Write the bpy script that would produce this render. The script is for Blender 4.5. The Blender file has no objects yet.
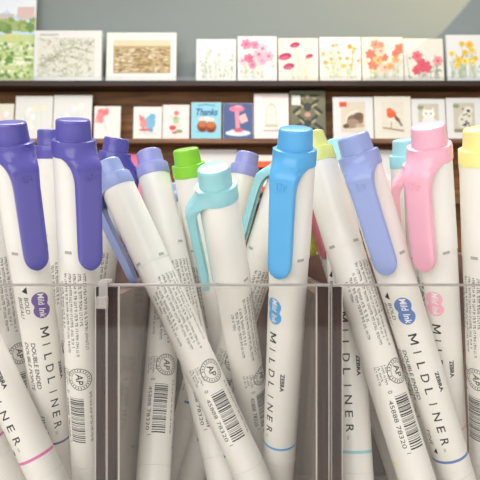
import bpy, bmesh, math, random
from mathutils import Vector, Matrix

PI = math.pi
R = math.radians
SC = bpy.context.scene
COL = SC.collection
EYE = 1.15                                   # eye height above the shop floor (m)

# ------------------------------------------------------------------ camera, world, lights, exposure
cam_data = bpy.data.cameras.new('camera')
cam = bpy.data.objects.new('camera', cam_data)
COL.objects.link(cam)
cam.location = (0, 0, EYE)
cam.rotation_euler = (R(90), 0, 0)
cam_data.sensor_width = 36
cam_data.lens = 36 * 590 / 480
cam_data.clip_start = 0.01
cam_data.dof.use_dof = True
cam_data.dof.focus_distance = 0.175
cam_data.dof.aperture_fstop = 58
SC.camera = cam

world = bpy.data.worlds.new('shop_light')
SC.world = world
world.use_nodes = True
nt = world.node_tree
nt.nodes.clear()
out = nt.nodes.new('ShaderNodeOutputWorld')
bg = nt.nodes.new('ShaderNodeBackground')
geo = nt.nodes.new('ShaderNodeTexCoord')
sep = nt.nodes.new('ShaderNodeSeparateXYZ')
ramp = nt.nodes.new('ShaderNodeValToRGB')
ramp.color_ramp.elements[0].position = 0.30
ramp.color_ramp.elements[0].color = (0.66, 0.63, 0.60, 1)
ramp.color_ramp.elements[1].position = 0.75
ramp.color_ramp.elements[1].color = (1.0, 0.985, 0.96, 1)
mp = nt.nodes.new('ShaderNodeMapRange')
mp.inputs['From Min'].default_value = -1
nt.links.new(geo.outputs['Generated'], sep.inputs[0])
nt.links.new(sep.outputs['Z'], mp.inputs['Value'])
nt.links.new(mp.outputs[0], ramp.inputs[0])
nt.links.new(ramp.outputs[0], bg.inputs[0])
nt.links.new(bg.outputs[0], out.inputs[0])
bg.inputs[1].default_value = 0.46


def area(name, loc, target, sx, sy, power, color):
    d = bpy.data.lights.new(name, 'AREA')
    d.shape = 'RECTANGLE'; d.size = sx; d.size_y = sy; d.energy = power; d.color = color
    o = bpy.data.objects.new(name, d); COL.objects.link(o)
    o.location = loc
    o.rotation_euler = (Vector(target) - Vector(loc)).to_track_quat('-Z', 'Y').to_euler()
    return o


area('front_fill', (-0.5, -1.2, 1.85), (0, 0.3, 1.1), 1.8, 1.2, 15, (1.0, 0.98, 0.95))  # unseen light added behind the eye to fill the pens' fronts
area('overhead_fill', (0.3, 0.75, 2.9), (0.1, 1.0, 1.2), 1.6, 0.8, 8, (1.0, 0.97, 0.95))  # unseen overhead light, added to brighten the cards and wall
area('overhead_fill', (-0.1, 0.70, 2.4), (0, 0.2, 1.1), 1.2, 0.6, 24, (1.0, 0.98, 0.96))  # second unseen overhead light, added so the cap tops turn bright
sd = bpy.data.lights.new('track_spot', 'SPOT')
sd.energy = 15; sd.color = (1.0, 0.72, 0.34); sd.spot_size = R(84); sd.spot_blend = 0.03; sd.shadow_soft_size = 0.004
so = bpy.data.objects.new('track_spot', sd); COL.objects.link(so)
so.location = (0.80, 1.15, EYE + 1.0)
e_ = (Vector((0.57, 1.66, EYE + 0.58)) - so.location).normalized()
line_ = Vector((0.155, 0, 0.161)).normalized()
n_ = e_.cross(line_).normalized()
if n_.x > 0:
    n_ = -n_
so.rotation_euler = (e_ * math.cos(R(42)) + n_ * math.sin(R(42))).to_track_quat('-Z', 'Y').to_euler()

SC.view_settings.view_transform = 'Standard'
SC.view_settings.look = 'None'
SC.view_settings.gamma = 1
SC.view_settings.use_curve_mapping = False
SC.view_settings.exposure = 0.27
SC.cycles.use_denoising = True
SC.cycles.max_bounces = 16
SC.cycles.transparent_max_bounces = 40
SC.cycles.transmission_bounces = 14


# ------------------------------------------------------------------ helpers
def lin(c):
    c = c / 255
    return c / 12.92 if c <= 0.04045 else ((c + 0.055) / 1.055) ** 2.4


def rgb(r, g, b):
    return (lin(r), lin(g), lin(b), 1)


MATS = {}


def mat(name, col, rough=0.5, noise=0, scale=30, spec=0.5, coat=0, stretch=(1, 1, 1), col2=None):
    if name in MATS:
        return MATS[name]
    m = bpy.data.materials.new(name); m.use_nodes = True
    n = m.node_tree.nodes; l = m.node_tree.links
    p = n['Principled BSDF']
    p.inputs['Roughness'].default_value = rough
    p.inputs['Specular IOR Level'].default_value = spec
    p.inputs['Coat Weight'].default_value = coat
    c = rgb(*col)
    p.inputs['Base Color'].default_value = c
    tc = n.new('ShaderNodeTexCoord'); mpg = n.new('ShaderNodeMapping'); nz = n.new('ShaderNodeTexNoise')
    mpg.inputs['Scale'].default_value = stretch
    nz.inputs['Scale'].default_value = scale; nz.inputs['Detail'].default_value = 4
    l.new(tc.outputs['Object'], mpg.inputs[0]); l.new(mpg.outputs[0], nz.inputs['Vector'])
    mx = n.new('ShaderNodeMix'); mx.data_type = 'RGBA'
    mx.inputs['A'].default_value = c
    d = rgb(*col2) if col2 else tuple(x * (1 - noise) for x in c[:3]) + (1,)
    mx.inputs['B'].default_value = d
    rp = n.new('ShaderNodeValToRGB')
    rp.color_ramp.elements[0].position = 0.35; rp.color_ramp.elements[1].position = 0.65
    l.new(nz.outputs[0], rp.inputs[0]); l.new(rp.outputs[0], mx.inputs['Factor'])
    l.new(mx.outputs['Result'], p.inputs['Base Color'])
    MATS[name] = m
    return m


def plastic(name, col, rough=0.28):
    return mat('plastic_' + name, col, rough, 0.02, 60, 0.5, 0.15)


def clear_sheet(name, tint, rough=0.03):
    """a thin clear plastic sheet: passes light with a tint, mirrors by Fresnel"""
    m = bpy.data.materials.new(name); m.use_nodes = True
    n = m.node_tree.nodes; l = m.node_tree.links
    n.clear()
    o = n.new('ShaderNodeOutputMaterial'); t = n.new('ShaderNodeBsdfTransparent'); g = n.new('ShaderNodeBsdfGlossy')
    lw = n.new('ShaderNodeLayerWeight'); lw.inputs['Blend'].default_value = 0.5
    pw = n.new('ShaderNodeMath'); pw.operation = 'POWER'; pw.inputs[1].default_value = 5
    f = n.new('ShaderNodeMath'); f.operation = 'MULTIPLY_ADD'; f.inputs[1].default_value = 0.9; f.inputs[2].default_value = 0.035
    mx = n.new('ShaderNodeMixShader')
    t.inputs[0].default_value = tint
    g.inputs['Roughness'].default_value = rough
    l.new(lw.outputs['Facing'], pw.inputs[0]); l.new(pw.outputs[0], f.inputs[0])
    l.new(f.outputs[0], mx.inputs[0]); l.new(t.outputs[0], mx.inputs[1]); l.new(g.outputs[0], mx.inputs[2])
    l.new(mx.outputs[0], o.inputs[0])
    return m


def glass(name, tint, rough=0.0, ior=1.49):
    m = bpy.data.materials.new(name); m.use_nodes = True
    n = m.node_tree.nodes; l = m.node_tree.links
    n.clear()
    o = n.new('ShaderNodeOutputMaterial'); g = n.new('ShaderNodeBsdfGlass')
    g.inputs['Color'].default_value = tint; g.inputs['IOR'].default_value = ior; g.inputs['Roughness'].default_value = rough
    l.new(g.outputs[0], o.inputs[0])
    return m


def obj(name, bm, mats, parent=None, smooth=False, link='DATA'):
    me = bpy.data.meshes.new(name)
    bmesh.ops.recalc_face_normals(bm, faces=bm.faces[:]) if smooth != 'flat' else None
    bm.to_mesh(me); bm.free()
    if not isinstance(mats, (list, tuple)):
        mats = [mats]
    for m in mats:
        me.materials.append(m)
    if smooth is True:
        for p in me.polygons:
            p.use_smooth = True
    o = bpy.data.objects.new(name, me); COL.objects.link(o)
    if smooth is True:
        me.set_sharp_from_angle(angle=R(38))
    if parent:
        o.parent = parent
    if link == 'OBJECT':
        for i, m in enumerate(mats):
            o.material_slots[i].link = 'OBJECT'; o.material_slots[i].material = m
    return o


def empty(name, loc=(0, 0, 0)):
    o = bpy.data.objects.new(name, None); COL.objects.link(o)
    o.location = loc; o.empty_display_size = 0.01
    return o


def tag(o, label, cat, group=None):
    o['label'] = label; o['category'] = cat
    if group:
        o['group'] = group
    return o


def box(bm, x0, x1, y0, y1, z0, z1, bevel=0, mi=0):
    r = bmesh.ops.create_cube(bm, size=1)
    vs = r['verts']
    for v in vs:
        v.co = Vector(((x0 + x1) / 2 + v.co.x * (x1 - x0), (y0 + y1) / 2 + v.co.y * (y1 - y0), (z0 + z1) / 2 + v.co.z * (z1 - z0)))
    fs = list({f for v in vs for f in v.link_faces})
    for f in fs:
        f.material_index = mi
    if bevel:
        es = list({e for v in vs for e in v.link_edges})
        bmesh.ops.bevel(bm, geom=es, offset=bevel, segments=2, affect='EDGES', profile=0.6)


def lathe(bm, prof, seg=40, mi=0):
    """prof: list of (radius, z); closed at radius 0 ends"""
    rings = []
    for r, z in prof:
        if r < 1e-9:
            rings.append([bm.verts.new((0, 0, z))])
        else:
            rings.append([bm.verts.new((r * math.cos(2 * PI * k / seg), r * math.sin(2 * PI * k / seg), z)) for k in range(seg)])
    for a, b in zip(rings, rings[1:]):
        if len(a) == 1 and len(b) == 1:
            continue
        for k in range(seg):
            k2 = (k + 1) % seg
            if len(a) == 1:
                f = bm.faces.new((a[0], b[k], b[k2]))
            elif len(b) == 1:
                f = bm.faces.new((a[k], b[0], a[k2]))
            else:
                f = bm.faces.new((a[k], b[k], b[k2], a[k2]))
            f.material_index = mi
    return rings


# ------------------------------------------------------------------ the shop behind
wood = mat('dark_stained_wood', (152, 105, 60), 0.5, 0.45, 9, 0.35, 0, (1, 6, 9), (112, 74, 42))
wood_lip = mat('ledge_wood', (142, 104, 78), 0.5, 0.4, 9, 0.35, 0, (1, 6, 9), (108, 78, 58))
wood_dark = mat('espresso_wood', (62, 44, 40), 0.45, 0.3, 9, 0.4, 0, (1, 6, 9))
paint = mat('sage_grey_paint', (141, 150, 149), 0.85, 0.03, 3, 0.2)

DC = 1.60                                     # distance of the cards from the eye


def px(x, d=DC):
    return (x - 240) / 590 * d


def pz(y, d=DC):
    return EYE + (240 - y) / 590 * d


def structure(name, bm, m):
    o = obj(name, bm, m, None, 'flat'); o['kind'] = 'structure'
    return o


bm = bmesh.new(); box(bm, -2.2, 2.2, 1.66, 1.76, 0, 3.0); structure('wall_back', bm, paint)
bm = bmesh.new(); box(bm, -2.2, 2.2, -2.2, 1.66, -0.06, 0); structure('floor', bm, mat('pale_oak_floor', (196, 176, 152), 0.5, 0.3, 6, 0.4, 0, (8, 1, 1)))

rack = tag(empty('card_rack', (0, 1.62, 0)), 'dark brown wooden wall rack holding tiers of greeting cards', 'shelf')
ROWS = [80.5, 138.5, 199, 260]                # where the four ledges' top faces lie


def add(name, bm, m, parent, smooth=False):
    """parts are modelled in world space; shift them into the parent's space"""
    o = obj(name, bm, m, parent, smooth)
    o.matrix_parent_inverse = Matrix.Translation(-parent.location)
    return o


bm = bmesh.new(); box(bm, -1.05, 1.05, 1.648, 1.658, 0.55, pz(83)); add('back_board', bm, wood, rack)
for i, y in enumerate(ROWS):
    zt = pz(y, 1.583)
    bm = bmesh.new(); box(bm, -1.05, 1.05, 1.583, 1.648, zt - (0.014 if i == 0 else 0.012), zt, 0.0008)
    add('ledge', bm, wood_dark if i == 0 else wood_lip, rack)
bm = bmesh.new(); box(bm, -1.05, 1.05, 1.5825, 1.5840, pz(80.5, 1.583) + .0002, pz(76.5, 1.583))
add('clear_lip', bm, clear_sheet('clear_lip_plastic', (0.93, 0.94, 0.95, 1), 0.15), rack)
for s in (-1, 1):
    bm = bmesh.new(); box(bm, *sorted((s * 1.05, s * 1.075)), 1.583, 1.658, 0.0, pz(80.5, 1.583))
    add('side_post', bm, wood_dark, rack)

# --- cards -----------------------------------------------------------------
white_card = mat('white_card_stock', (226, 226, 222), 0.6, 0.02, 40, 0.3)
TILT = R(7)


class Art:
    """flat printed shapes in a card's own plane (0..1 across, 0..1 up)"""

    def __init__(self, w, h):
        self.bm = bmesh.new(); self.mats = []; self.w = w; self.h = h; self.k = 0

    def mi(self, col, **kw):
        m = mat('print_%d_%d_%d' % col, col, 0.7, 0.10, 300, 0.2)
        if m not in self.mats:
            self.mats.append(m)
        return self.mats.index(m)

    def poly(self, pts, col):
        self.k += 1
        i = self.mi(col)
        y = -0.0004 - 0.000004 * self.k
        cl = lambda q: min(.99, max(.01, q))
        f = self.bm.faces.new([self.bm.verts.new((cl(a) * self.w, y, cl(b) * self.h)) for a, b in pts])
        f.material_index = i

    def rect(self, a0, b0, a1, b1, col):
        self.poly([(a0, b0), (a1, b0), (a1, b1), (a0, b1)], col)

    def ell(self, a, b, ra, rb, col, rot=0, n=14, wob=0, rnd=random):
        asp = self.w / self.h
        pts = []
        for k in range(n):
            t = 2 * PI * k / n
            q = 1 + wob * (rnd.random() - .5)
            u, v = ra * math.cos(t) * q, rb * math.sin(t) * q
            pts.append((a + u * math.cos(rot) - v * math.sin(rot), b + (u * math.sin(rot) + v * math.cos(rot)) * asp))
        self.poly(pts, col)

    def stroke(self, pts, w, col):
        for (a0, b0), (a1, b1) in zip(pts, pts[1:]):
            dx, dy = a1 - a0, (b1 - b0)
            n = math.hypot(dx, dy) or 1
            nx, ny = -dy / n * w / 2, dx / n * w / 2
            self.poly([(a0 + nx, b0 + ny), (a0 - nx, b0 - ny), (a1 - nx, b1 - ny), (a1 + nx, b1 + ny)], col)

    def flower(self, a, b, r, col, centre=None, petals=6, rnd=random):
        off = rnd.random() * 6
        for p in range(petals):
            t = off + 2 * PI * p / petals
            self.ell(a + math.cos(t) * r * .55, b + math.sin(t) * r * .55 * self.w / self.h, r * .55, r * .38, col, t)
        if centre:
            self.ell(a, b, r * .28, r * .28, centre)

    def blob(self, a, b, r, col, rnd=random):
        self.ell(a, b, r, r, col, 0, 16, 0.5, rnd)


def card(x0, x1, yt, yb, row, name, label, cat, group, art=None, thick=0.003, face=white_card, tilt=TILT, inset=0.0, art_name='illustration', dy=0.0):
    """a card standing on ledge `row`, its picture edges at the given places"""
    d = 1.592 + dy
    zb = pz(ROWS[row], 1.583)
    w = px(x1, d) - px(x0, d)
    h = (pz(yt, d + .012) - zb) / math.cos(tilt)
    bm = bmesh.new(); box(bm, 0, w, 0, thick, 0, h, 0.0004)
    o = obj(name, bm, face)
    o.location = (px(x0, d), d, zb + thick * math.sin(tilt) + 0.0002)
    o.rotation_euler = (-tilt, 0, 0)
    tag(o, label, cat, group)
    if art:
        a = Art(w, h)
        art(a)
        obj(art_name, a.bm, a.mats, o, 'flat')
    return o


def wildflowers(seed, cols, n, r, centre=None, stems=(140, 158, 118), leafc=(174, 188, 160), petals=6, top=0.85, low=0.3, spread=.4):
    def f(a):
        rnd = random.Random(seed)
        for k in range(12):
            x = .12 + .76 * rnd.random()
            a.stroke([(x, .06), (x + rnd.uniform(-.05, .05), .3), (x + rnd.uniform(-.12, .12), .35 + .3 * rnd.random())], .012, stems)
        for k in range(22):
            a.ell(.08 + .84 * rnd.random(), .08 + .5 * rnd.random(), .045, .018, leafc, rnd.uniform(.4, 2.6))
        nc = max(2, round(math.sqrt(n))); nr = math.ceil(n / nc)
        for k in range(n):
            x = .5 + spread * (2 * ((k % nc) + .5 + rnd.uniform(-.42, .42)) / nc - 1) + (.06 if (k // nc) % 2 else -.06)
            y = low + (top - low) * ((k // nc) + .5 + rnd.uniform(-.42, .42)) / nr
            a.stroke([(x, y), (.5 + (x - .5) * .7, .08)], .008, stems)
            q = r * rnd.uniform(.7, 1.2)
            a.flower(x, y, q, rnd.choice(cols), centre, petals, rnd)
    return f


def landscape(a):
    rnd = random.Random(3)
    a.rect(0, 0, 1, 1, (196, 222, 240))
    for k in range(14):
        a.blob(rnd.random(), .72 + .2 * rnd.random(), .16, (232, 240, 246), rnd)
    a.rect(.66, .62, .97, .74, (220, 192, 188)); a.rect(.1, .6, .6, .67, (206, 196, 190))
    for k in range(26):
        a.blob(rnd.random(), .5 + .1 * rnd.random(), .09, rnd.choice([(140, 165, 100), (166, 186, 118), (120, 150, 92)]), rnd)
    a.rect(0, 0, 1, .46, (200, 214, 150))
    for k in range(10):
        a.ell(rnd.random(), .05 + .4 * rnd.random(), .3, .03, (234, 238, 212))
    for k in range(150):
        a.blob(rnd.random(), .04 + .36 * rnd.random() ** 1.2, .035, rnd.choice([(136, 168, 96), (164, 192, 118), (112, 148, 88), (184, 206, 146), (214, 224, 180)]), rnd)
    for k in range(7):
        a.blob(.5 + .2 * rnd.random(), .4 + .06 * rnd.random(), .03, (226, 218, 130), rnd)


def map_print(a):
    rnd = random.Random(8)
    a.rect(.05, .08, .9, .86, (222, 223, 210))
    for k in range(130):
        x, y = .06 + .8 * rnd.random(), .1 + .72 * rnd.random()
        p = [(x, y)]
        for s in range(3):
            p.append((min(.89, max(.05, p[-1][0] + rnd.uniform(-.06, .06))), min(.85, max(.09, p[-1][1] + rnd.uniform(-.07, .07)))))
        a.stroke(p, .006, rnd.choice([(190, 190, 168), (204, 200, 176), (176, 184, 160)]))
    a.stroke([(.06, .3), (.25, .42), (.45, .62), (.62, .66), (.88, .56)], .010, (176, 180, 160))
    a.stroke([(.1, .44), (.4, .5), (.88, .4)], .008, (196, 184, 156))
    for k in range(40):
        a.ell(.1 + .75 * rnd.random(), .12 + .68 * rnd.random(), .012, .01, rnd.choice([(176, 190, 150), (214, 190, 160), (150, 160, 140)]))
    a.stroke([(.08, .92), (.36, .92)], .015, (190, 190, 186))


def sepia_print(a):
    rnd = random.Random(5)
    a.rect(.10, .16, .92, .84, (226, 212, 180))
    a.rect(.10, .16, .92, .72, (190, 168, 126))
    for k in range(260):
        y = .18 + .5 * rnd.random()
        a.ell(.13 + .76 * rnd.random(), y, .02 + .02 * rnd.random(), .008 + .006 * rnd.random(),
              rnd.choice([(162, 138, 98), (212, 196, 160), (148, 124, 86), (226, 214, 186), (180, 156, 116)]))


def red_bloom(a):
    rnd = random.Random(2)
    for k in range(16):
        a.blob(.3 + .18 * rnd.uniform(-1, 1), .72 + .16 * rnd.uniform(-1, 1), .1, rnd.choice([(240, 150, 150), (244, 176, 172), (236, 128, 134)]), rnd)
    a.stroke([(.34, .6), (.5, .2)], .02, (206, 206, 190))


def pale_sketch(seed, tone):
    def f(a):
        rnd = random.Random(seed)
        for k in range(12):
            a.blob(.2 + .6 * rnd.random(), .25 + .5 * rnd.random(), .08, rnd.choice([tone, (240, 240, 236), (238, 241, 243)]), rnd)
        for k in range(6):
            x = .2 + .6 * rnd.random()
            a.stroke([(x, .2), (x + .1 * rnd.uniform(-1, 1), .6)], .012, (222, 224, 220))
    return f


def two_animals(a):
    a.ell(.58, .5, .2, .24, (126, 186, 216)); a.ell(.66, .68, .13, .12, (120, 180, 214)); a.ell(.62, .27, .09, .06, (110, 160, 200))
    a.ell(.36, .46, .13, .16, (222, 150, 146)); a.ell(.3, .62, .1, .1, (226, 136, 136)); a.ell(.4, .28, .2, .05, (206, 120, 118))
    a.ell(.5, .18, .34, .035, (226, 214, 206)); a.ell(.24, .7, .03, .07, (220, 120, 120), .4)


def gardener(a):
    a.rect(.06, .05, .94, .95, (250, 226, 224))
    a.ell(.5, .55, .12, .15, (150, 190, 140)); a.ell(.52, .75, .1, .1, (232, 130, 130)); a.ell(.58, .4, .14, .1, (236, 214, 200))
    a.ell(.38, .32, .13, .1, (216, 92, 96)); a.ell(.62, .22, .14, .08, (130, 170, 120)); a.ell(.45, .18, .1, .05, (206, 90, 90))
    a.stroke([(.3, .7), (.46, .5), (.7, .62)], .05, (190, 210, 170))


def jars(a):
    a.rect(0, 0, 1, 1, (150, 208, 226))
    a.ell(.5, .2, .36, .04, (120, 182, 204))
    for x, y in ((.38, .34), (.66, .32)):
        a.ell(x, y, .19, .2, (150, 84, 58)); a.ell(x, y + .06, .15, .1, (196, 118, 76)); a.ell(x, y + .2, .13, .07, (238, 216, 196)); a.ell(x, y - .1, .12, .06, (126, 66, 48))
    a.ell(.52, .56, .1, .06, (244, 238, 226))
    a.stroke([(.22, .9), (.5, .94), (.8, .9)], .02, (60, 110, 150))


def parasol(a):
    a.rect(0, 0, 1, 1, (86, 104, 150))
    a.ell(.5, .16, .42, .1, (232, 236, 240)); a.ell(.34, .2, .14, .07, (214, 220, 228))
    a.ell(.46, .84, .26, .11, (226, 130, 156)); a.ell(.5, .9, .14, .06, (236, 160, 180))
    a.stroke([(.46, .8), (.48, .5), (.5, .2)], .14, (228, 150, 172))
    a.poly([(.52, .62), (.74, .72), (.84, .5), (.6, .42)], (240, 190, 190))
    a.ell(.52, .24, .15, .08, (206, 96, 126))


def arch_mirror(a):
    a.rect(0, 0, 1, 1, (246, 232, 228))
    a.poly([(.34, .3), (.34, .62), (.38, .72), (.44, .78), (.5, .8), (.56, .78), (.62, .72), (.66, .62), (.66, .3)], (206, 204, 186))
    a.poly([(.38, .33), (.38, .62), (.42, .7), (.5, .75), (.58, .7), (.62, .62), (.62, .33)], (240, 232, 222))
    a.stroke([(.5, .34), (.5, .74)], .02, (206, 206, 190)); a.stroke([(.38, .52), (.62, .52)], .02, (206, 206, 190))
    a.rect(.3, .26, .7, .3, (196, 186, 160)); a.rect(.02, .86, .22, .97, (252, 248, 246))
    for k in range(6):
        a.rect(.28 + k * .075, .16, .33 + k * .075, .2, (170, 150, 120))


def damask(a):
    a.rect(0, 0, 1, 1, (122, 120, 98))
    for s in (-1, 1):
        for (x, y, rx, ry, t) in ((.2, .75, .16, .05, .6), (.3, .6, .17, .05, -.7), (.18, .42, .15, .05, .8), (.3, .26, .17, .05, -.6), (.14, .2, .1, .04, .4), (.2, .9, .14, .03, .0)):
            a.ell(.5 + s * x, y, rx, ry, (72, 78, 70), s * t)
            a.ell(.5 + s * x * .9, y - .06, rx * .6, ry * .6, (176, 172, 148), s * t)
    a.ell(.5, .66, .11, .13, (70, 76, 70)); a.ell(.5, .5, .09, .07, (206, 160, 146)); a.ell(.5, .32, .1, .1, (72, 78, 72)); a.ell(.5, .86, .06, .05, (176, 172, 148))
    a.rect(.06, .7, .3, .9, (232, 234, 230))


def framed(col=(222, 212, 192)):
    def g(a):
        a.rect(.2, .16, .8, .88, col)
    return g


def curled_animal(a):
    framed((224, 212, 190))(a)
    a.ell(.52, .42, .24, .17, (138, 112, 92), .3); a.ell(.46, .36, .18, .12, (170, 146, 122), .2); a.ell(.64, .54, .12, .1, (120, 96, 80)); a.ell(.66, .32, .12, .05, (196, 176, 150))
    a.stroke([(.3, .36), (.36, .56), (.52, .66), (.66, .64)], .035, (240, 232, 216)); a.ell(.32, .3, .08, .06, (112, 88, 74))
    a.rect(.16, .76, .34, .88, (226, 96, 70))


def red_bird(a):
    framed((228, 220, 202))(a)
    a.ell(.52, .5, .16, .12, (236, 226, 210), .6); a.ell(.46, .58, .13, .11, (228, 104, 66), .4); a.ell(.42, .66, .09, .08, (232, 116, 78)); a.ell(.62, .46, .1, .05, (140, 104, 86), -.8)
    a.stroke([(.56, .56), (.74, .3)], .05, (120, 88, 76)); a.stroke([(.22, .26), (.5, .22), (.8, .16 + .02)], .035, (164, 132, 104))
    a.stroke([(.46, .4), (.44, .24)], .015, (120, 90, 70)); a.poly([(.32, .66), (.36, .64), (.36, .68)], (90, 70, 60))


def white_owl(a):
    framed((206, 200, 178))(a)
    a.ell(.5, .4, .2, .26, (238, 234, 226)); a.ell(.5, .62, .19, .13, (246, 243, 236))
    for s in (-1, 1):
        a.ell(.5 + s * .07, .63, .025, .025, (50, 46, 42)); a.poly([(.5 + s * .06, .7), (.5 + s * .17, .68), (.5 + s * .15, .8)], (240, 236, 228))
    a.poly([(.48, .58), (.52, .58), (.5, .54)], (196, 150, 120)); a.rect(.2, .16, .8, .22, (166, 146, 118)); a.ell(.27, .78, .1, .07, (150, 160, 120))


def spotted(a):
    framed((206, 198, 178))(a)
    a.ell(.52, .46, .2, .26, (226, 220, 204), -.3); a.ell(.62, .7, .13, .11, (232, 226, 212))
    rnd = random.Random(4)
    for k in range(20):
        a.ell(.42 + .24 * rnd.random(), .28 + .48 * rnd.random(), .03, .025, (66, 60, 54))
    a.rect(.2, .16, .8, .24, (150, 142, 112)); a.ell(.28, .8, .09, .06, (140, 160, 110))


def stripes(a):
    for k, c in enumerate([(40, 36, 36), (226, 92, 60), (246, 240, 226), (240, 200, 90), (40, 36, 36), (236, 110, 70), (246, 240, 226)]):
        a.poly([(0, k / 7), (1, k / 7 - .0), (1, (k + 1) / 7), (0, (k + 1) / 7)], c)


G1, G2, G3 = 'cards and prints on the top ledge', 'greeting cards on the second ledge', 'cards on the third ledge'
cream = mat('cream_card_stock', (228, 223, 208), 0.6, 0.02, 40, 0.3)
book_edge = mat('book_page_edge', (232, 228, 218), 0.7, 0.06, 120, 0.2)
card(-22, 33, -22, 80, 0, 'landscape_print', 'tall colourful park landscape print at far left of the top ledge', 'picture', G1, landscape, 0.004)
card(33.6, 101, 31.5, 80, 0, 'map_print', 'off white boxed map print with faint grey green lines on the top ledge', 'picture', G1, map_print, 0.022, white_card, R(4))
card(106, 176, 33, 80, 0, 'framed_print', 'white framed sepia print of a crowded scene on the top ledge', 'picture', G1, sepia_print, 0.012, white_card, R(5))
card(196, 236, 39, 80, 0, 'flower_card', 'white card with faint grey green wildflowers, leftmost flower card on top ledge', 'greeting card', G1,
     wildflowers(11, [(216, 218, 214), (206, 212, 206), (226, 222, 226)], 9, .07, (190, 196, 180), (186, 196, 176), (176, 192, 164)))
card(237.6, 277, 36, 80, 0, 'flower_card', 'white card with loose pink blossoms on the top ledge', 'greeting card', G1,
     wildflowers(12, [(240, 140, 172), (246, 176, 196), (226, 110, 150), (244, 196, 208)], 9, .125, (216, 90, 120), (186, 196, 170), (206, 184, 176)))
def poppies(a):
    rnd = random.Random(6)
    for x, y, tx in ((.42, .84, .5), (.18, .56, .36), (.24, .33, .4), (.78, .58, .7), (.5, .6, .55), (.7, .8, .66)):
        a.stroke([(tx, .04), ((x + tx) / 2 + .03, y * .5), (x, y)], .014, (180, 176, 140))
    for x, y, r in ((.42, .84, .13), (.17, .57, .17), (.26, .34, .15), (.78, .58, .10)):
        a.ell(x, y, r, r * .55, (176, 60, 100), .25); a.ell(x - .02, y - .03, r * .7, r * .3, (204, 100, 136), .25)
    for k in range(8):
        a.ell(.2 + .6 * rnd.random(), .1 + .5 * rnd.random(), .05, .018, (200, 206, 180), rnd.uniform(.5, 2.5))
card(278.6, 318.5, 38, 80, 0, 'flower_card', 'cream card with dark magenta poppies on thin stems on the top ledge', 'greeting card', G1, poppies, face=cream)
card(320, 361.5, 37, 80, 0, 'flower_card', 'thick white card with small scattered orange flowers on the top ledge', 'greeting card', G1,
     wildflowers(13, [(250, 190, 110), (246, 168, 90), (252, 216, 160)], 16, .055, (240, 130, 70), (180, 194, 146), (190, 202, 156)), 0.006)
card(362.6, 404, 37, 80, 0, 'flower_card', 'cream card with big coral and orange blossoms on the top ledge', 'greeting card', G1,
     wildflowers(14, [(250, 150, 130), (248, 176, 120), (244, 120, 104), (250, 196, 180)], 12, .125, (236, 110, 80), (186, 192, 144), (200, 202, 160)), face=cream)
card(404.8, 444.5, 38.5, 80, 0, 'flower_card', 'cream card with pinkish red roses and grey leaves on the top ledge', 'greeting card', G1,
     wildflowers(15, [(232, 120, 132), (238, 150, 156), (220, 96, 112)], 5, .14, (206, 90, 100), (150, 160, 142), (150, 164, 144), spread=.36, top=.66, low=.2), face=cream)
card(448, 487, 35, 80, 0, 'flower_card', 'thick white card with yellow daisies at right end of the top ledge', 'greeting card', G1,
     wildflowers(16, [(246, 214, 90), (250, 226, 130), (240, 196, 70)], 11, .085, (190, 140, 60), (150, 170, 120), (176, 194, 150), petals=8), 0.012)

card(-14, 12.5, 104, 139, 1, 'greeting_card', 'small cream card at far left of the second ledge', 'greeting card', G2, pale_sketch(1, (240, 226, 206)), face=cream)
card(14, 51.6, 96, 139, 1, 'greeting_card', 'large white card with faint yellow sketch at left on the second ledge', 'greeting card', G2, pale_sketch(2, (244, 236, 200)))
card(52.4, 91, 95, 139, 1, 'greeting_card', 'large white card with faint grey sketch behind the dark violet pens', 'greeting card', G2, pale_sketch(3, (226, 230, 238)))
card(93.5, 120, 106.5, 139, 1, 'greeting_card', 'small white card with a pink red bloom on the second ledge', 'greeting card', G2, red_bloom)
card(133, 161.5, 107, 138, 1, 'greeting_card', 'small white card with a blue and a red animal on the second ledge', 'greeting card', G2, two_animals)
card(162.3, 189, 105, 138, 1, 'greeting_card', 'small pink card with green and red figure on the second ledge', 'greeting card', G2, gardener, face=mat('pink_card', (246, 216, 214), .6))
thanks = card(191, 221, 102.5, 138, 1, 'thank_you_card', 'light blue thank you card with two brown jars on the second ledge', 'greeting card', G2, jars)
card(223, 253, 103.5, 138, 1, 'greeting_card', 'navy blue card with pink parasol shape on the second ledge', 'greeting card', G2, parasol)
card(254, 289, 93.5, 138, 1, 'greeting_card', 'tall pale pink card with arched window on the second ledge', 'greeting card', G2, arch_mirror)
sleeve = card(290, 326, 90.5, 138, 1, 'greeting_card', 'dark green damask patterned card in clear sleeve above the blue pen', 'greeting card', G2, damask, face=mat('damask_back', (110, 108, 90), .6))
card(333.5, 374, 97, 138, 1, 'animal_card', 'white bordered card with curled brown animal and orange red patch', 'greeting card', G2, curled_animal)
card(375, 412, 96.5, 138, 1, 'animal_card', 'white bordered card with orange red bird on a branch', 'greeting card', G2, red_bird, face=cream, dy=-0.003)
card(412.5, 446.5, 99, 138, 1, 'animal_card', 'white bordered card with pale owl like animal behind the pink pen', 'greeting card', G2, white_owl)
card(447.5, 483, 98, 138, 1, 'animal_card', 'white bordered card with black spotted animal at right end', 'greeting card', G2, spotted)

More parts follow.
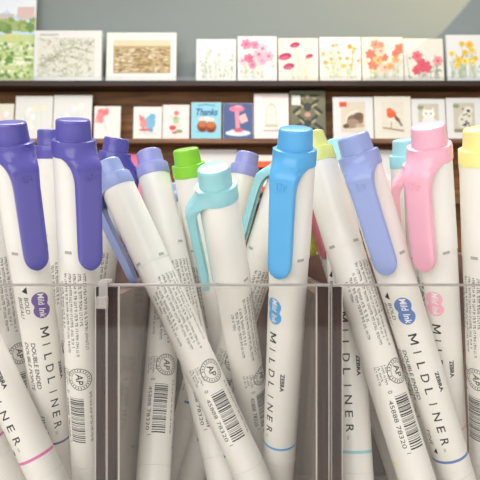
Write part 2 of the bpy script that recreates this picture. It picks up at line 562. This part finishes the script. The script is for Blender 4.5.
card(122, 151, 154, 198, 2, 'greeting_card', 'pink card peeking up between violet and lavender caps on third ledge', 'greeting card', G3, None, face=mat('hot_pink_card', (226, 110, 150), .6))
card(196, 237, 149.5, 198, 2, 'greeting_card', 'white card peeking above the pale teal pen on third ledge', 'greeting card', G3, pale_sketch(9, (232, 232, 232)))
card(240, 276, 155, 198, 2, 'greeting_card', 'striped orange, white and black card seen between pens on third ledge', 'greeting card', G3, stripes)
card(372, 402, 150, 198, 2, 'greeting_card', 'white card between periwinkle and pink pens on third ledge', 'greeting card', G3, pale_sketch(10, (230, 234, 236)))

# ------------------------------------------------------------------ lettering
MM = 0.001


def text_mesh(body, size, shear=0.0, bold=0.0):
    """flat letters as (verts, faces) in mm, baseline at 0, starting at x = 0"""
    cu = bpy.data.curves.new('lettering', 'FONT')
    cu.body = body; cu.size = size; cu.shear = shear; cu.offset = bold; cu.resolution_u = 3
    o = bpy.data.objects.new('lettering', cu); COL.objects.link(o)
    dg = bpy.context.evaluated_depsgraph_get(); dg.update()
    me = bpy.data.meshes.new_from_object(o.evaluated_get(dg))
    vs = [(v.co.x, v.co.y) for v in me.vertices]; fs = [tuple(p.vertices) for p in me.polygons]
    bpy.data.objects.remove(o); bpy.data.curves.remove(cu); bpy.data.meshes.remove(me)
    return vs, fs


class Print:
    """ink on the round barrel: u = mm round the barrel, s = mm down from the cap's end"""

    def __init__(self, lift=0.03):
        self.bm = bmesh.new(); self.lift = lift

    def flat(self, pts):
        self.bm.faces.new([self.bm.verts.new((u, s, 0)) for u, s in pts])

    def text(self, body, s0, u0, size, length=None, shear=0, bold=0, mid=False):
        vs, fs = text_mesh(body, size, shear, bold)
        x0 = min(v[0] for v in vs); x1 = max(v[0] for v in vs)
        k = length / (x1 - x0) if length else 1
        if mid:
            s0 -= (x1 - x0) * k / 2
        b = [self.bm.verts.new((u0 + y, s0 + (x - x0) * k, 0)) for x, y in vs]
        for f in fs:
            try:
                self.bm.faces.new([b[i] for i in f])
            except ValueError:
                pass

    def rect(self, u0, u1, s0, s1):
        self.flat([(u0, s0), (u1, s0), (u1, s1), (u0, s1)])

    def ring(self, u, s, r0, r1, n=32):
        for k in range(n):
            a, b = 2 * PI * k / n, 2 * PI * (k + 1) / n
            self.flat([(u + r0 * math.cos(a), s + r0 * math.sin(a)), (u + r1 * math.cos(a), s + r1 * math.sin(a)),
                       (u + r1 * math.cos(b), s + r1 * math.sin(b)), (u + r0 * math.cos(b), s + r0 * math.sin(b))])

    def fine(self, u, s0, s1, h, rnd):
        """a line of print too small to read"""
        s = s0
        while s < s1:
            n = rnd.randint(2, 8)
            for k in range(n):
                if s > s1:
                    break
                w = rnd.uniform(.26, .46)
                q = rnd.random()
                if q < .55:
                    self.rect(u, u + h, s, s + .13); self.rect(u + (h * .42 if q < .3 else 0), u + (h * .62 if q < .3 else h * .2), s, s + w)
                else:
                    self.rect(u, u + h * .85, s + w - .13, s + w); self.rect(u + h * .7, u + h, s, s + w)
                s += w + .14
            s += .42

    def build(self, name, m, parent, radius):
        us = [v.co.x for v in self.bm.verts]
        lo, hi = min(us), max(us)
        c = math.ceil(lo / .7) * .7
        while c < hi:
            bmesh.ops.bisect_plane(self.bm, geom=self.bm.verts[:] + self.bm.edges[:] + self.bm.faces[:], plane_co=(c, 0, 0), plane_no=(1, 0, 0), dist=1e-5)
            c += .7
        for v in self.bm.verts:
            u, s = v.co.x, v.co.y
            r = radius(s) + self.lift
            t = u / 5.65
            v.co = (r * math.sin(t) * MM, -r * math.cos(t) * MM, (LEN - s) * MM)
        return obj(name, self.bm, m, parent, 'flat', 'OBJECT')


# ------------------------------------------------------------------ the twin-tip pens
LEN = 141.5
white_plastic = mat('white_pen_plastic', (240, 237, 230), 0.3, 0.01, 60, 0.5, 0.1)
ink = mat('dark_grey_ink', (46, 43, 42), 0.6, 0.05, 200, 0.2)
ink_soft = mat('grey_ink', (76, 72, 69), 0.6, 0.05, 200, 0.2)
white_ink = mat('white_ink', (248, 246, 244), 0.6, 0.02, 200, 0.2)
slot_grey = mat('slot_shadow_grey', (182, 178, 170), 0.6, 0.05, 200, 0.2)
COLS = {
    'violet': (93, 87, 172), 'lavender': (152, 156, 216), 'periwinkle': (150, 165, 215), 'sky': (86, 172, 228),
    'teal': (152, 208, 214), 'cyan': (164, 224, 236), 'green': (140, 212, 48), 'lime': (222, 229, 140),
    'yellow': (243, 242, 158), 'pink': (248, 182, 202), 'magenta': (226, 108, 168), 'purple_ink': (112, 84, 160), 'blue_ink': (92, 124, 190),
    'rose': (226, 120, 140), 'olive_lime': (204, 206, 84),
}
PL = {k: plastic(k, v) for k, v in COLS.items()}


def barrel_r(s):
    return 5.75 - (s - 37.5) / 66.5 * 0.22


def smooth(a, b, x):
    t = min(1, max(0, (x - a) / (b - a)))
    return t * t * (3 - 2 * t)


def z_of(s):
    return (LEN - s) * MM


def clip_mesh():
    bm = bmesh.new()
    RR = 6.05
    ss = [5.6, 6.0, 7, 8, 9, 9.6, 9.75, 10, 10.4, 11, 12, 13, 14, 15, 16, 17, 18.5, 20, 23, 27, 31, 35, 35.5, 37, 38.2, 39.2, 40, 40.6, 41]
    T = [-1, -.95, -.84, -.6, -.4, -.2, 0, .2, .4, .6, .84, .95, 1]
    rows = []
    for s in ss:
        b = smooth(6.2, 12.5, s)
        w = 5.98 if s <= 9.6 else 3.5 + 2.48 * (1 - math.sqrt(max(0, 1 - ((17.5 - min(s, 17.5)) / 7.9) ** 2)))
        if s > 17.5:
            w = 3.5 - .12 * (s - 17.5) / 25
        if s > 37:
            w *= math.sqrt(max(0.02, 1 - ((s - 37) / 4.02) ** 2))
        yf = RR + 3.9 - .5 * smooth(18, 41, s)
        th = 2.1 - .4 * smooth(32, 41, s)
        o_, i_ = [], []
        for t in T:
            x = w * t
            yc = math.sqrt(max(RR * RR - x * x, 0.3))
            bb = b * (1 - smooth(3.3, 5.9, abs(x)))
            yo = (1 - bb) * yc + bb * (yf - .018 * x * x - (.0 if abs(t) < .9 else .18 if abs(t) < .97 else .5))
            if s > 39:
                yo -= .35 * ((s - 39) / 2) ** 2
            cap = .6 if s < 9.5 else .6 + (th - .6) * smooth(9.5, 12.5, s)
            yi = yo - cap
            if abs(t) == 1:
                yi = yo - cap * .85
            o_.append(bm.verts.new((x * MM, -yo * MM, z_of(s)))); i_.append(bm.verts.new((x * .97 * MM, -yi * MM, z_of(s))))
        rows.append((o_, i_))
    n = len(T)
    for (o0, i0), (o1, i1) in zip(rows, rows[1:]):
        for k in range(n - 1):
            bm.faces.new((o0[k], o1[k], o1[k + 1], o0[k + 1])); bm.faces.new((i0[k], i0[k + 1], i1[k + 1], i1[k]))
        bm.faces.new((o0[0], i0[0], i1[0], o1[0])); bm.faces.new((o0[-1], o1[-1], i1[-1], i0[-1]))
    for o_, i_, in (rows[0], rows[-1]):
        for k in range(n - 1):
            bm.faces.new((o_[k], o_[k + 1], i_[k + 1], i_[k]))
    return bm


def make_pen():
    root = empty('marker_pen')
    # --- barrel with its printing
    bm = bmesh.new()
    lathe(bm, [(0, z_of(30)), (5.2 * MM, z_of(30)), (5.3 * MM, z_of(36.9)), (barrel_r(38) * MM, z_of(37.0))] +
          [(barrel_r(s) * MM, z_of(s)) for s in range(40, 110, 6)] + [(5.52 * MM, z_of(110.0)), (5.3 * MM, z_of(110.1)), (5.0 * MM, z_of(114)), (0, z_of(114))], 48)
    barrel = obj('barrel', bm, [white_plastic], root, True, 'OBJECT')
    P = Print()
    m0, m1, u0, u1 = 61.0, 64.3, -1.25, 1.25
    for q in ([(u0, m0), (u1, m0), (u1, m0 + .55), (u0, m0 + .55)], [(u0, m1 - .55), (u1, m1 - .55), (u1, m1), (u0, m1)],
              [(u1, m0), (u1, m0 + .6), (u0 + .5, 62.95), (u0 + .5, 62.35)], [(u1, m1 - .6), (u1, m1), (u0 + .5, 62.95), (u0 + .5, 62.35)]):
        P.flat(q)
    for k, c in enumerate('MILDLINER'):
        if c == 'M':
            continue
        P.text(c, 62.6 + 4.3 * k, -1.25, 3.5, {'M': 3.3, 'N': 2.7, 'D': 2.6, 'R': 2.3, 'E': 2.0, 'L': 2.0}.get(c), 0, 0.03, True)
    P.text('TM', 99.0, -1.2, .95)
    P.text('ZEBRA', 74.6, 3.2, 1.75, 6.6, 0, 0.07)
    P.text('DOUBLE ENDED', 66, -4.7, 1.9, 16.5, 0, 0.025)
    P.text('DOUBLE POINTE', 66, -7.0, 1.9, 17.5, 0.2, 0.025)
    P.text('BOLD', 50.6, -4.6, 1.8, 5.4); P.text('BISEAU', 50.6, -6.6, 1.8, 7.2, .2)
    P.flat([(-5.0, 48.6), (-3.4, 47.0), (-3.4, 49.4)])
    P.text('FINE', 93, -5.2, 1.8, 5.2); P.flat([(-4.8, 100.6), (-3.4, 99.0), (-3.4, 101.2)])
    P.build('lettering', ink, barrel, barrel_r)
    # peanut-shaped ink badge
    B = Print(0.025)
    pts = []
    for k in range(48):
        t = 2 * PI * k / 48
        r = 2.55 + 1.75 * math.cos(t) ** 2
        pts.append((r * math.sin(t) * (1 - .24 * math.exp(-(math.cos(t) / .35) ** 2)) + .2 * math.cos(t), 53.6 + r * math.cos(t)))
    for k in range(48):
        a, b = pts[k], pts[(k + 1) % 48]
        B.flat([(0, 53.6), a, b])
    B.build('ink_badge', PL['violet'], barrel, barrel_r)
    W = Print(0.06)
    W.text('Mild', 49.6, -.75, 2.7, 4.0, .25, 0.03); W.text('Ink', 54.4, -.75, 2.7, 3.2, .25, 0.03)
    W.build('badge_lettering', white_ink, barrel, barrel_r)
    # colour line round the front
    C_ = Print(0.02)
    for k in range(60):
        u0 = -10.6 + 21.2 * k / 60; u1 = -10.6 + 21.2 * (k + 1) / 60
        C_.rect(u0, u1, 103.5, 104.4)
    C_.build('colour_line', PL['violet'], barrel, barrel_r)
    # the back: small print, seal, bar code
    S = Print()
    rnd = random.Random(7)
    H = PI * 5.65
    for k, (u, a, b) in enumerate([(-5.6, 48, 54.5), (-4.2, 47, 66), (-2.9, 46, 61), (-1.3, 43, 69), (.1, 43, 66.5), (1.5, 43, 69.5), (2.9, 43, 60), (4.3, 43, 67)]):
        S.fine(H + u, a, b, .85, rnd)
    for k in range(4):
        S.fine(H - 5.2 + k * 1.05, 74.6, 80 - (k % 2) * .8, .7, rnd)
    S.fine(H + 4.8, 82, 100, .7, rnd)
    S.build('small_print', ink_soft, barrel, barrel_r)
    S = Print()
    S.ring(H + 2.0, 77.4, 3.55, 3.8); S.ring(H + 2.0, 77.4, 2.45, 2.6)
    for k in range(22):
        a = 2 * PI * k / 22
        if abs(math.sin(a)) < .25 and math.cos(a) < 0:
            continue
        c_, s_ = math.cos(a), math.sin(a)
        S.flat([(H + 2 + 2.8 * c_ - .16 * s_, 77.4 + 2.8 * s_ + .16 * c_), (H + 2 + 3.35 * c_ - .16 * s_, 77.4 + 3.35 * s_ + .16 * c_),
                (H + 2 + 3.35 * c_ + .16 * s_, 77.4 + 3.35 * s_ - .16 * c_), (H + 2 + 2.8 * c_ + .16 * s_, 77.4 + 2.8 * s_ - .16 * c_)])
    S.text('AP', 77.4, H + .9, 3.2, 3.8, 0.1, 0.05, True)
    S.build('seal', ink_soft, barrel, barrel_r)
    S = Print()
    s = 84.2
    rnd = random.Random(21)
    while s < 100.4:
        w = rnd.choice([.16, .16, .3, .44]); S.rect(H - 1.7, H + 3.0, s, s + w); s += w + rnd.choice([.16, .16, .3, .42])
    S.text('0', 82.2, H - 3.2, 1.9); S.text('45888', 85, H - 3.9, 1.9, 6.6); S.text('78320', 92.6, H - 3.9, 1.9, 6.8); S.text('1', 100.9, H - 3.2, 1.9)
    S.build('bar_code', ink, barrel, barrel_r)
    # --- cap: white sleeve, coloured end plug, clip
    bm = bmesh.new()
    lathe(bm, [(0, z_of(9)), (5.4 * MM, z_of(9)), (5.78 * MM, z_of(9.6)), (5.8 * MM, z_of(10)), (5.86 * MM, z_of(22)), (5.9 * MM, z_of(35.8)), (5.93 * MM, z_of(37.2)), (5.88 * MM, z_of(37.5)), (5.5 * MM, z_of(37.55))], 48)
    cap = obj('cap', bm, [white_plastic], root, True, 'OBJECT')
    bm = bmesh.new()
    prof = [(0, 0), (3.9, 0), (4.25, .1), (4.52, .38), (4.62, .8), (4.68, 2), (4.84, 5.2), (4.92, 5.42), (5.5, 5.46), (5.85, 5.62), (6.02, 6.0), (6.05, 9.6), (5.98, 9.95), (5.75, 10.02), (0, 10.02)]
    lathe(bm, [(r * MM, z_of(s)) for r, s in prof], 48)
    obj('end_plug', bm, [PL['violet']], cap, True, 'OBJECT')
    clip = obj('clip', clip_mesh(), [PL['violet']], cap, True, 'OBJECT')
    # small raised mark on the clip
    E = bmesh.new()
    def eb(x0, x1, s0, s1):
        box(E, x0 * MM, x1 * MM, -10.16 * MM, -9.80 * MM, z_of(s1 - 1.3), z_of(s0 - 1.3), 0.00008)
    for q in ((-1.5, -1.05, 14.2, 16.4), (-1.05, .1, 14.2, 14.65), (-.35, .1, 14.6, 15.8), (.45, .9, 14.6, 16.4), (.9, 1.5, 14.6, 15.05), (.9, 1.5, 15.5, 15.95), (-1.05, -.2, 16.0, 16.4)):
        eb(*q)
    obj('raised_mark', E, [PL['violet']], cap, False, 'OBJECT')
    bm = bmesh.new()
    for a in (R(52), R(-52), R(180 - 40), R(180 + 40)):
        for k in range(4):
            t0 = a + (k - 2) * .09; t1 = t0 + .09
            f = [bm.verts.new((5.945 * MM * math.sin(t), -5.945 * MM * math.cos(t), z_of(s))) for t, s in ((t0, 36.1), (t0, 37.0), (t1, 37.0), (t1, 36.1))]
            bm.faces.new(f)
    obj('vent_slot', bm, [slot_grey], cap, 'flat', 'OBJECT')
    # --- fine tip cap at the foot
    bm = bmesh.new()
    prof = [(5.2, 110.15), (5.54, 110.2), (5.54, 110.6), (5.35, 122), (5.1, 134), (4.8, 136), (3.9, 136.4), (3.7, 141), (3.3, 141.5), (0, 141.5)]
    lathe(bm, [(r * MM, z_of(s)) for r, s in prof], 40)
    obj('fine_tip_cap', bm, [white_plastic], root, True, 'OBJECT')
    return root


AX = {
    'P0': ((-88.86, 200.08, 36.63), (-75.43, 219.42, -102.9)),
    'P1': ((-63.09, 161.09, 32.2), (-61.94, 211.54, -99.99)),
    'P2': ((-65.6, 204.79, 38.42), (-65.52, 226.61, -101.39)),
    'P3': ((-45.28, 159.94, 32.81), (-51.55, 204.38, -101.38)),
    'P4': ((-46.16, 220.98, 38.3), (-66.97, 238.79, -100.53)),
    'P5': ((-45.17, 198.66, 26.22), (15.88, 188.08, -100.99)),
    'P6': ((-33.98, 219.13, 32.85), (-0.18, 194.55, -102.33)),
    'P7': ((-19.4, 210.05, 32.54), (1.81, 247.22, -102.33)),
    'P8': ((-7.51, 163.83, 20.26), (10.7, 237.19, -99.36)),
    'P9': ((3.51, 245.19, 36.12), (-28.0, 237.93, -101.64)),
    'P10': ((18.56, 198.82, 30.96), (-21.86, 227.13, -101.65)),
    'P11': ((15.0, 158.11, 30.03), (12.69, 211.24, -101.1)),
    'P12': ((21.96, 187.36, 33.61), (61.95, 175.22, -101.58)),
    'P13': ((32.61, 171.47, 30.52), (78.0, 191.1, -102.06)),
    'P14': ((50.97, 159.97, 31.21), (78.74, 216.65, -95.44)),
    'P15': ((60.24, 215.21, 36.78), (76.85, 246.9, -100.13)),
    'P16': ((66.28, 162.62, 30.95), (86.99, 206.64, -101.92)),
    'P17': ((57.11, 185.57, 29.51), (76.32, 234.7, -101.79)),
    'Q1': ((-108.09, 183.34, 27.27), (-46.94, 182.94, -100.34)),
    'Q2': ((-125.51, 188.96, 28.68), (-69.38, 199.55, -100.78)),
    'R1': ((-27.79, 246.47, 21.57), (-27.95, 175.35, -100.76)),
    'T1': ((34.65, 210.23, 34.83), (36.34, 176.72, -102.63)),
    'U1': ((25.55, 237.8, 35.22), (64.44, 224.4, -100.17)),
    'V1': ((28.87, 225.71, 34.31), (67.52, 210.37, -100.94)),
}
# kind: end colour, ink colour, clip turn, barrel turn, label
PENS = {
    'P1': ('violet', 'purple_ink', 14, 15, 0, 'violet clipped pen with purple ink badge at far left'),
    'P0': ('violet', 'purple_ink', 180, 185, 0, 'pen with round seal facing out, behind the leftmost violet clipped pen'),
    'P2': ('violet', 'purple_ink', 180, 200, 0, 'dark violet capped pen without visible clip between two violet clipped pens'),
    'P3': ('violet', 'purple_ink', 23, 145, 0, 'upright violet pen, its clip at front and round seal below, by the bin wall'),
    'P4': ('violet', 'purple_ink', 95, 150, 0, 'violet pen whose clip arches right, behind the slanting periwinkle pen'),
    'Q1': ('magenta', 'magenta', 180, -42, 0, 'slanting pen with pink line and large letters at lower left'),
    'Q2': ('magenta', 'magenta', 180, 10, 0, 'slanting pen with pink line in the bottom left corner'),
    'P5': ('periwinkle', 'blue_ink', -105, 182, 1, 'strongly slanting periwinkle pen with bar code crossing the middle bin'),
    'P6': ('lavender', 'blue_ink', 180, 182, 1, 'lavender capped pen left of the green capped pen'),
    'P7': ('green', 'green', 180, 90, 1, 'bright green capped pen'),
    'P8': ('teal', 'teal', -95, 214, 1, 'pale teal pen leaning forward, its clip on the left side'),
    'P9': ('lavender', 'blue_ink', 180, 80, 1, 'lavender capped pen at the back, right of the pale teal pen'),
    'P10': ('teal', 'teal', -95, 190, 1, 'pale teal pen with arching clip, behind the sky blue pen'),
    'P11': ('sky', 'sky', -18, -40, 1, 'sky blue pen with sky blue ink badge'),
    'R1': ('periwinkle', 'blue_ink', 180, 182, 1, 'upright pen with bar code facing out at left of the middle bin'),
    'P12': ('lime', 'yellow', 180, 205, 2, 'yellow green capped pen right of the sky blue pen'),
    'P13': ('periwinkle', 'blue_ink', -14, -6, 2, 'periwinkle clipped pen with blue ink badge'),
    'P14': ('pink', 'pink', -29, -20, 2, 'pink clipped pen with pink ink badge'),
    'P15': ('cyan', 'cyan', 180, 150, 2, 'pale cyan capped pen peeking out left of the pink clipped pen'),
    'P16': ('yellow', 'yellow', -165, 130, 2, 'pale yellow capped pen at the right edge'),
    'P17': ('pink', 'pink', -90, 150, 2, 'pink pen behind the front pink pen, only its arching clip showing'),
    'T1': ('cyan', 'teal', 180, -10, 2, 'upright pen with pale teal line just right of the bin gap'),
    'U1': ('olive_lime', 'yellow', -75, 60, 2, 'pen whose yellow green clip shows between sky blue and yellow green pens'),
    'V1': ('rose', 'yellow', -75, 60, 2, 'pen whose rose pink clip shows behind the yellow green clip'),

}
base_pen = make_pen()
GROUPS = {0: 'pens in the left bin', 1: 'pens in the middle bin', 2: 'pens in the right bin'}


def copy_tree(o, parent=None):
    c = o.copy(); COL.objects.link(c)
    if parent:
        c.parent = parent
    for ch in list(o.children):
        copy_tree(ch, c)
    return c


COLOURED = {'end_plug', 'clip', 'raised_mark'}
first = True
for key, (end, inkc, phi, psi, binno, label) in PENS.items():
    a, b = (Vector(p) for p in AX[key])
    pen = base_pen if first else copy_tree(base_pen)
    pen['_k'] = key
    up = (a - b).normalized()
    f = Vector((0, -1, 0)); f = (f - up * f.dot(up)).normalized()
    y = -f; x = y.cross(up)
    m = Matrix((x, y, up)).transposed().to_4x4()
    m.translation = Vector((b.x * MM, b.y * MM, EYE + b.z * MM))
    pen.matrix_world = m
    del pen['_k']
    tag(pen, label, 'pen', GROUPS[binno])
    for ch in pen.children:
        n = ch.name.split('.')[0]
        ch.rotation_euler = (0, 0, R(phi if n == 'cap' else psi) - math.atan2(a.x, a.y))
        for g in ch.children:
            gn = g.name.split('.')[0]
            if gn in COLOURED:
                g.material_slots[0].material = PL[end]
            elif gn in ('ink_badge', 'colour_line'):
                g.material_slots[0].material = PL[inkc]
    first = False

# ------------------------------------------------------------------ clear bins
ZB = EYE - 0.104
ZR = EYE - 0.0123
front_clear = clear_sheet('clear_acrylic_front', (0.992, 0.989, 0.984, 1), 0.04)
back_clear = clear_sheet('clear_acrylic_back', (0.93, 0.92, 0.91, 1), 0.05)
edge_highlight = mat('painted_edge_highlight', (214, 206, 200), 0.35, 0.05, 200, 0.5)  # pale colour paints in the bright lines where bevelled edges reflect


def hazy_sheet(name, tint, col, k):
    m = clear_sheet(name, tint, 0.1)
    n = m.node_tree.nodes; l = m.node_tree.links
    o = next(x for x in n if x.type == 'OUTPUT_MATERIAL'); src = o.inputs[0].links[0].from_socket
    d = n.new('ShaderNodeBsdfDiffuse'); d.inputs[0].default_value = rgb(*col)
    mx = n.new('ShaderNodeMixShader'); mx.inputs[0].default_value = k
    l.new(src, mx.inputs[1]); l.new(d.outputs[0], mx.inputs[2]); l.new(mx.outputs[0], o.inputs[0])
    return m


rim_clear = hazy_sheet('clear_acrylic_rim', (0.8, 0.78, 0.77, 1), (186, 178, 174), 0.55)
side_clear = hazy_sheet('clear_acrylic_side', (0.80, 0.76, 0.73, 1), (176, 162, 150), 0.3)
edge_refraction = mat('acrylic_edge_refraction', (68, 45, 38), 0.5, 0.5, 30, 0.12, 0, (30, 1, 1.5), (40, 26, 25))  # dark streaks paint in the wood refracted through the clear wall's end
edge_refraction_warm = mat('acrylic_edge_refraction_warm', (66, 40, 29), 0.5, 0.5, 30, 0.12, 0, (30, 1, 1.5), (40, 24, 19))  # redder version of the painted-in wood refraction
for n_bin, (lo, hi, wl, wr, lab) in enumerate(((-129, -37.55, 3.1, 3.1, 'clear acrylic bin at left holding dark violet pens'),
                            (-37.4, 25.1, 3.3, 3.6, 'clear acrylic bin in the middle holding teal and sky blue pens'),
                            (25.7, 109, 3.1, 3.1, 'clear acrylic bin at right holding periwinkle and pink pens'))):
    bn = tag(empty('acrylic_bin', ((lo + hi) / 2 * MM, 0.2135, ZB - 0.003)), lab, 'bin', 'clear bins on the display')
    lo *= MM; hi *= MM; wl *= MM; wr *= MM
    bm = bmesh.new(); box(bm, lo, hi, 0.1630, 0.1654, ZB, ZR - 0.0005, 0.0002); add('front_panel', bm, front_clear, bn)
    bm = bmesh.new(); box(bm, lo, hi, 0.1629, 0.1656, ZR - 0.0005, ZR + 0.0001, 0.0002); add('rim', bm, rim_clear, bn)
    for a_, b_, em in ((lo, lo + wl, edge_refraction), (hi - wr, hi, edge_refraction_warm if n_bin == 1 else edge_refraction)):
        bm = bmesh.new(); box(bm, a_, b_, 0.1680, 0.2620, ZB, ZR - .003, 0.0003); sp = add('side_panel', bm, side_clear, bn)
        e = .00022
        bm = bmesh.new(); box(bm, a_ + e, b_ - e, 0.1657, 0.1679, ZB, ZR - .0009, 0.0001); q = add('refracted_edge', bm, em, sp); q.matrix_parent_inverse = Matrix.Identity(4)
        for c_ in (a_, b_ - e):
            bm = bmesh.new(); box(bm, c_, c_ + e - .00002, 0.1657, 0.1677, ZB, ZR - .0009); q = add('edge_highlight_strip', bm, edge_highlight, sp); q.matrix_parent_inverse = Matrix.Identity(4)
    bm = bmesh.new(); box(bm, lo, hi, 0.2622, 0.2644, ZB, ZR, 0.0002); add('back_panel', bm, back_clear, bn)
    bm = bmesh.new(); box(bm, lo, hi, 0.1630, 0.2644, ZB - 0.003, ZB - 0.0001, 0.0002); add('base_panel', bm, back_clear, bn)

# little clear hook over the two neighbouring bins' rims
bm = bmesh.new()
xh = -37.5 * MM
box(bm, xh - .0012, xh + .0012, 0.1612, 0.1624, ZR - 0.0062, ZR + 0.0010, 0.0004)
box(bm, xh - .0012, xh + .0012, 0.1612, 0.1680, ZR + 0.0003, ZR + 0.0013, 0.0003)
box(bm, xh - .0016, xh + .0014, 0.1596, 0.1624, ZR - 0.0064, ZR - 0.0030, 0.0005)
hk = obj('plastic_hook', bm, hazy_sheet('clear_hook_plastic', (0.92, 0.9, 0.9, 1), (220, 214, 210), 0.35))
tag(hk, 'small clear plastic hook on the rim where left and middle bins meet', 'hook')

# wooden display the bins stand on
st = tag(empty('display_stand', (0, 0.22, 0)), 'display stand with reddish brown wooden back board behind the clear bins', 'display stand')
red_wood = mat('reddish_brown_wood', (150, 112, 98), 0.4, 0.5, 40, 0.4, 0, (3, 1, .5), (112, 82, 76))
zt = ZB - 0.0032
bm = bmesh.new(); box(bm, -.6, .6, -0.40, 0.60, zt - .025, zt, .001); add('top', bm, mat('white_bounce_laminate', (205, 203, 198), 0.45, 0.02, 30, 0.4), st)  # out of view; made white and extended forward to bounce light onto the pens
bm = bmesh.new(); box(bm, -.5, .5, 0.2680, 0.2800, zt, EYE - 0.006, .001); add('back_board', bm, red_wood, st)
for sx in (-.57, .53):
    for y in (-.38, .55):
        bm = bmesh.new(); box(bm, sx, sx + .04, y, y + .04, 0, zt - .025, .001); add('leg', bm, red_wood, st)

# the greeting written on the light blue card
vs, fs = text_mesh('Thanks', 0.026, 0.3, 0.0006)
bm = bmesh.new()
b = [bm.verts.new((0.010 + x * .8, -0.0009, 0.066 + y)) for x, y in vs]
for q in fs:
    bm.faces.new([b[i] for i in q])
obj('greeting_lettering', bm, mat('navy_print', (38, 92, 140), .7), thanks, 'flat')
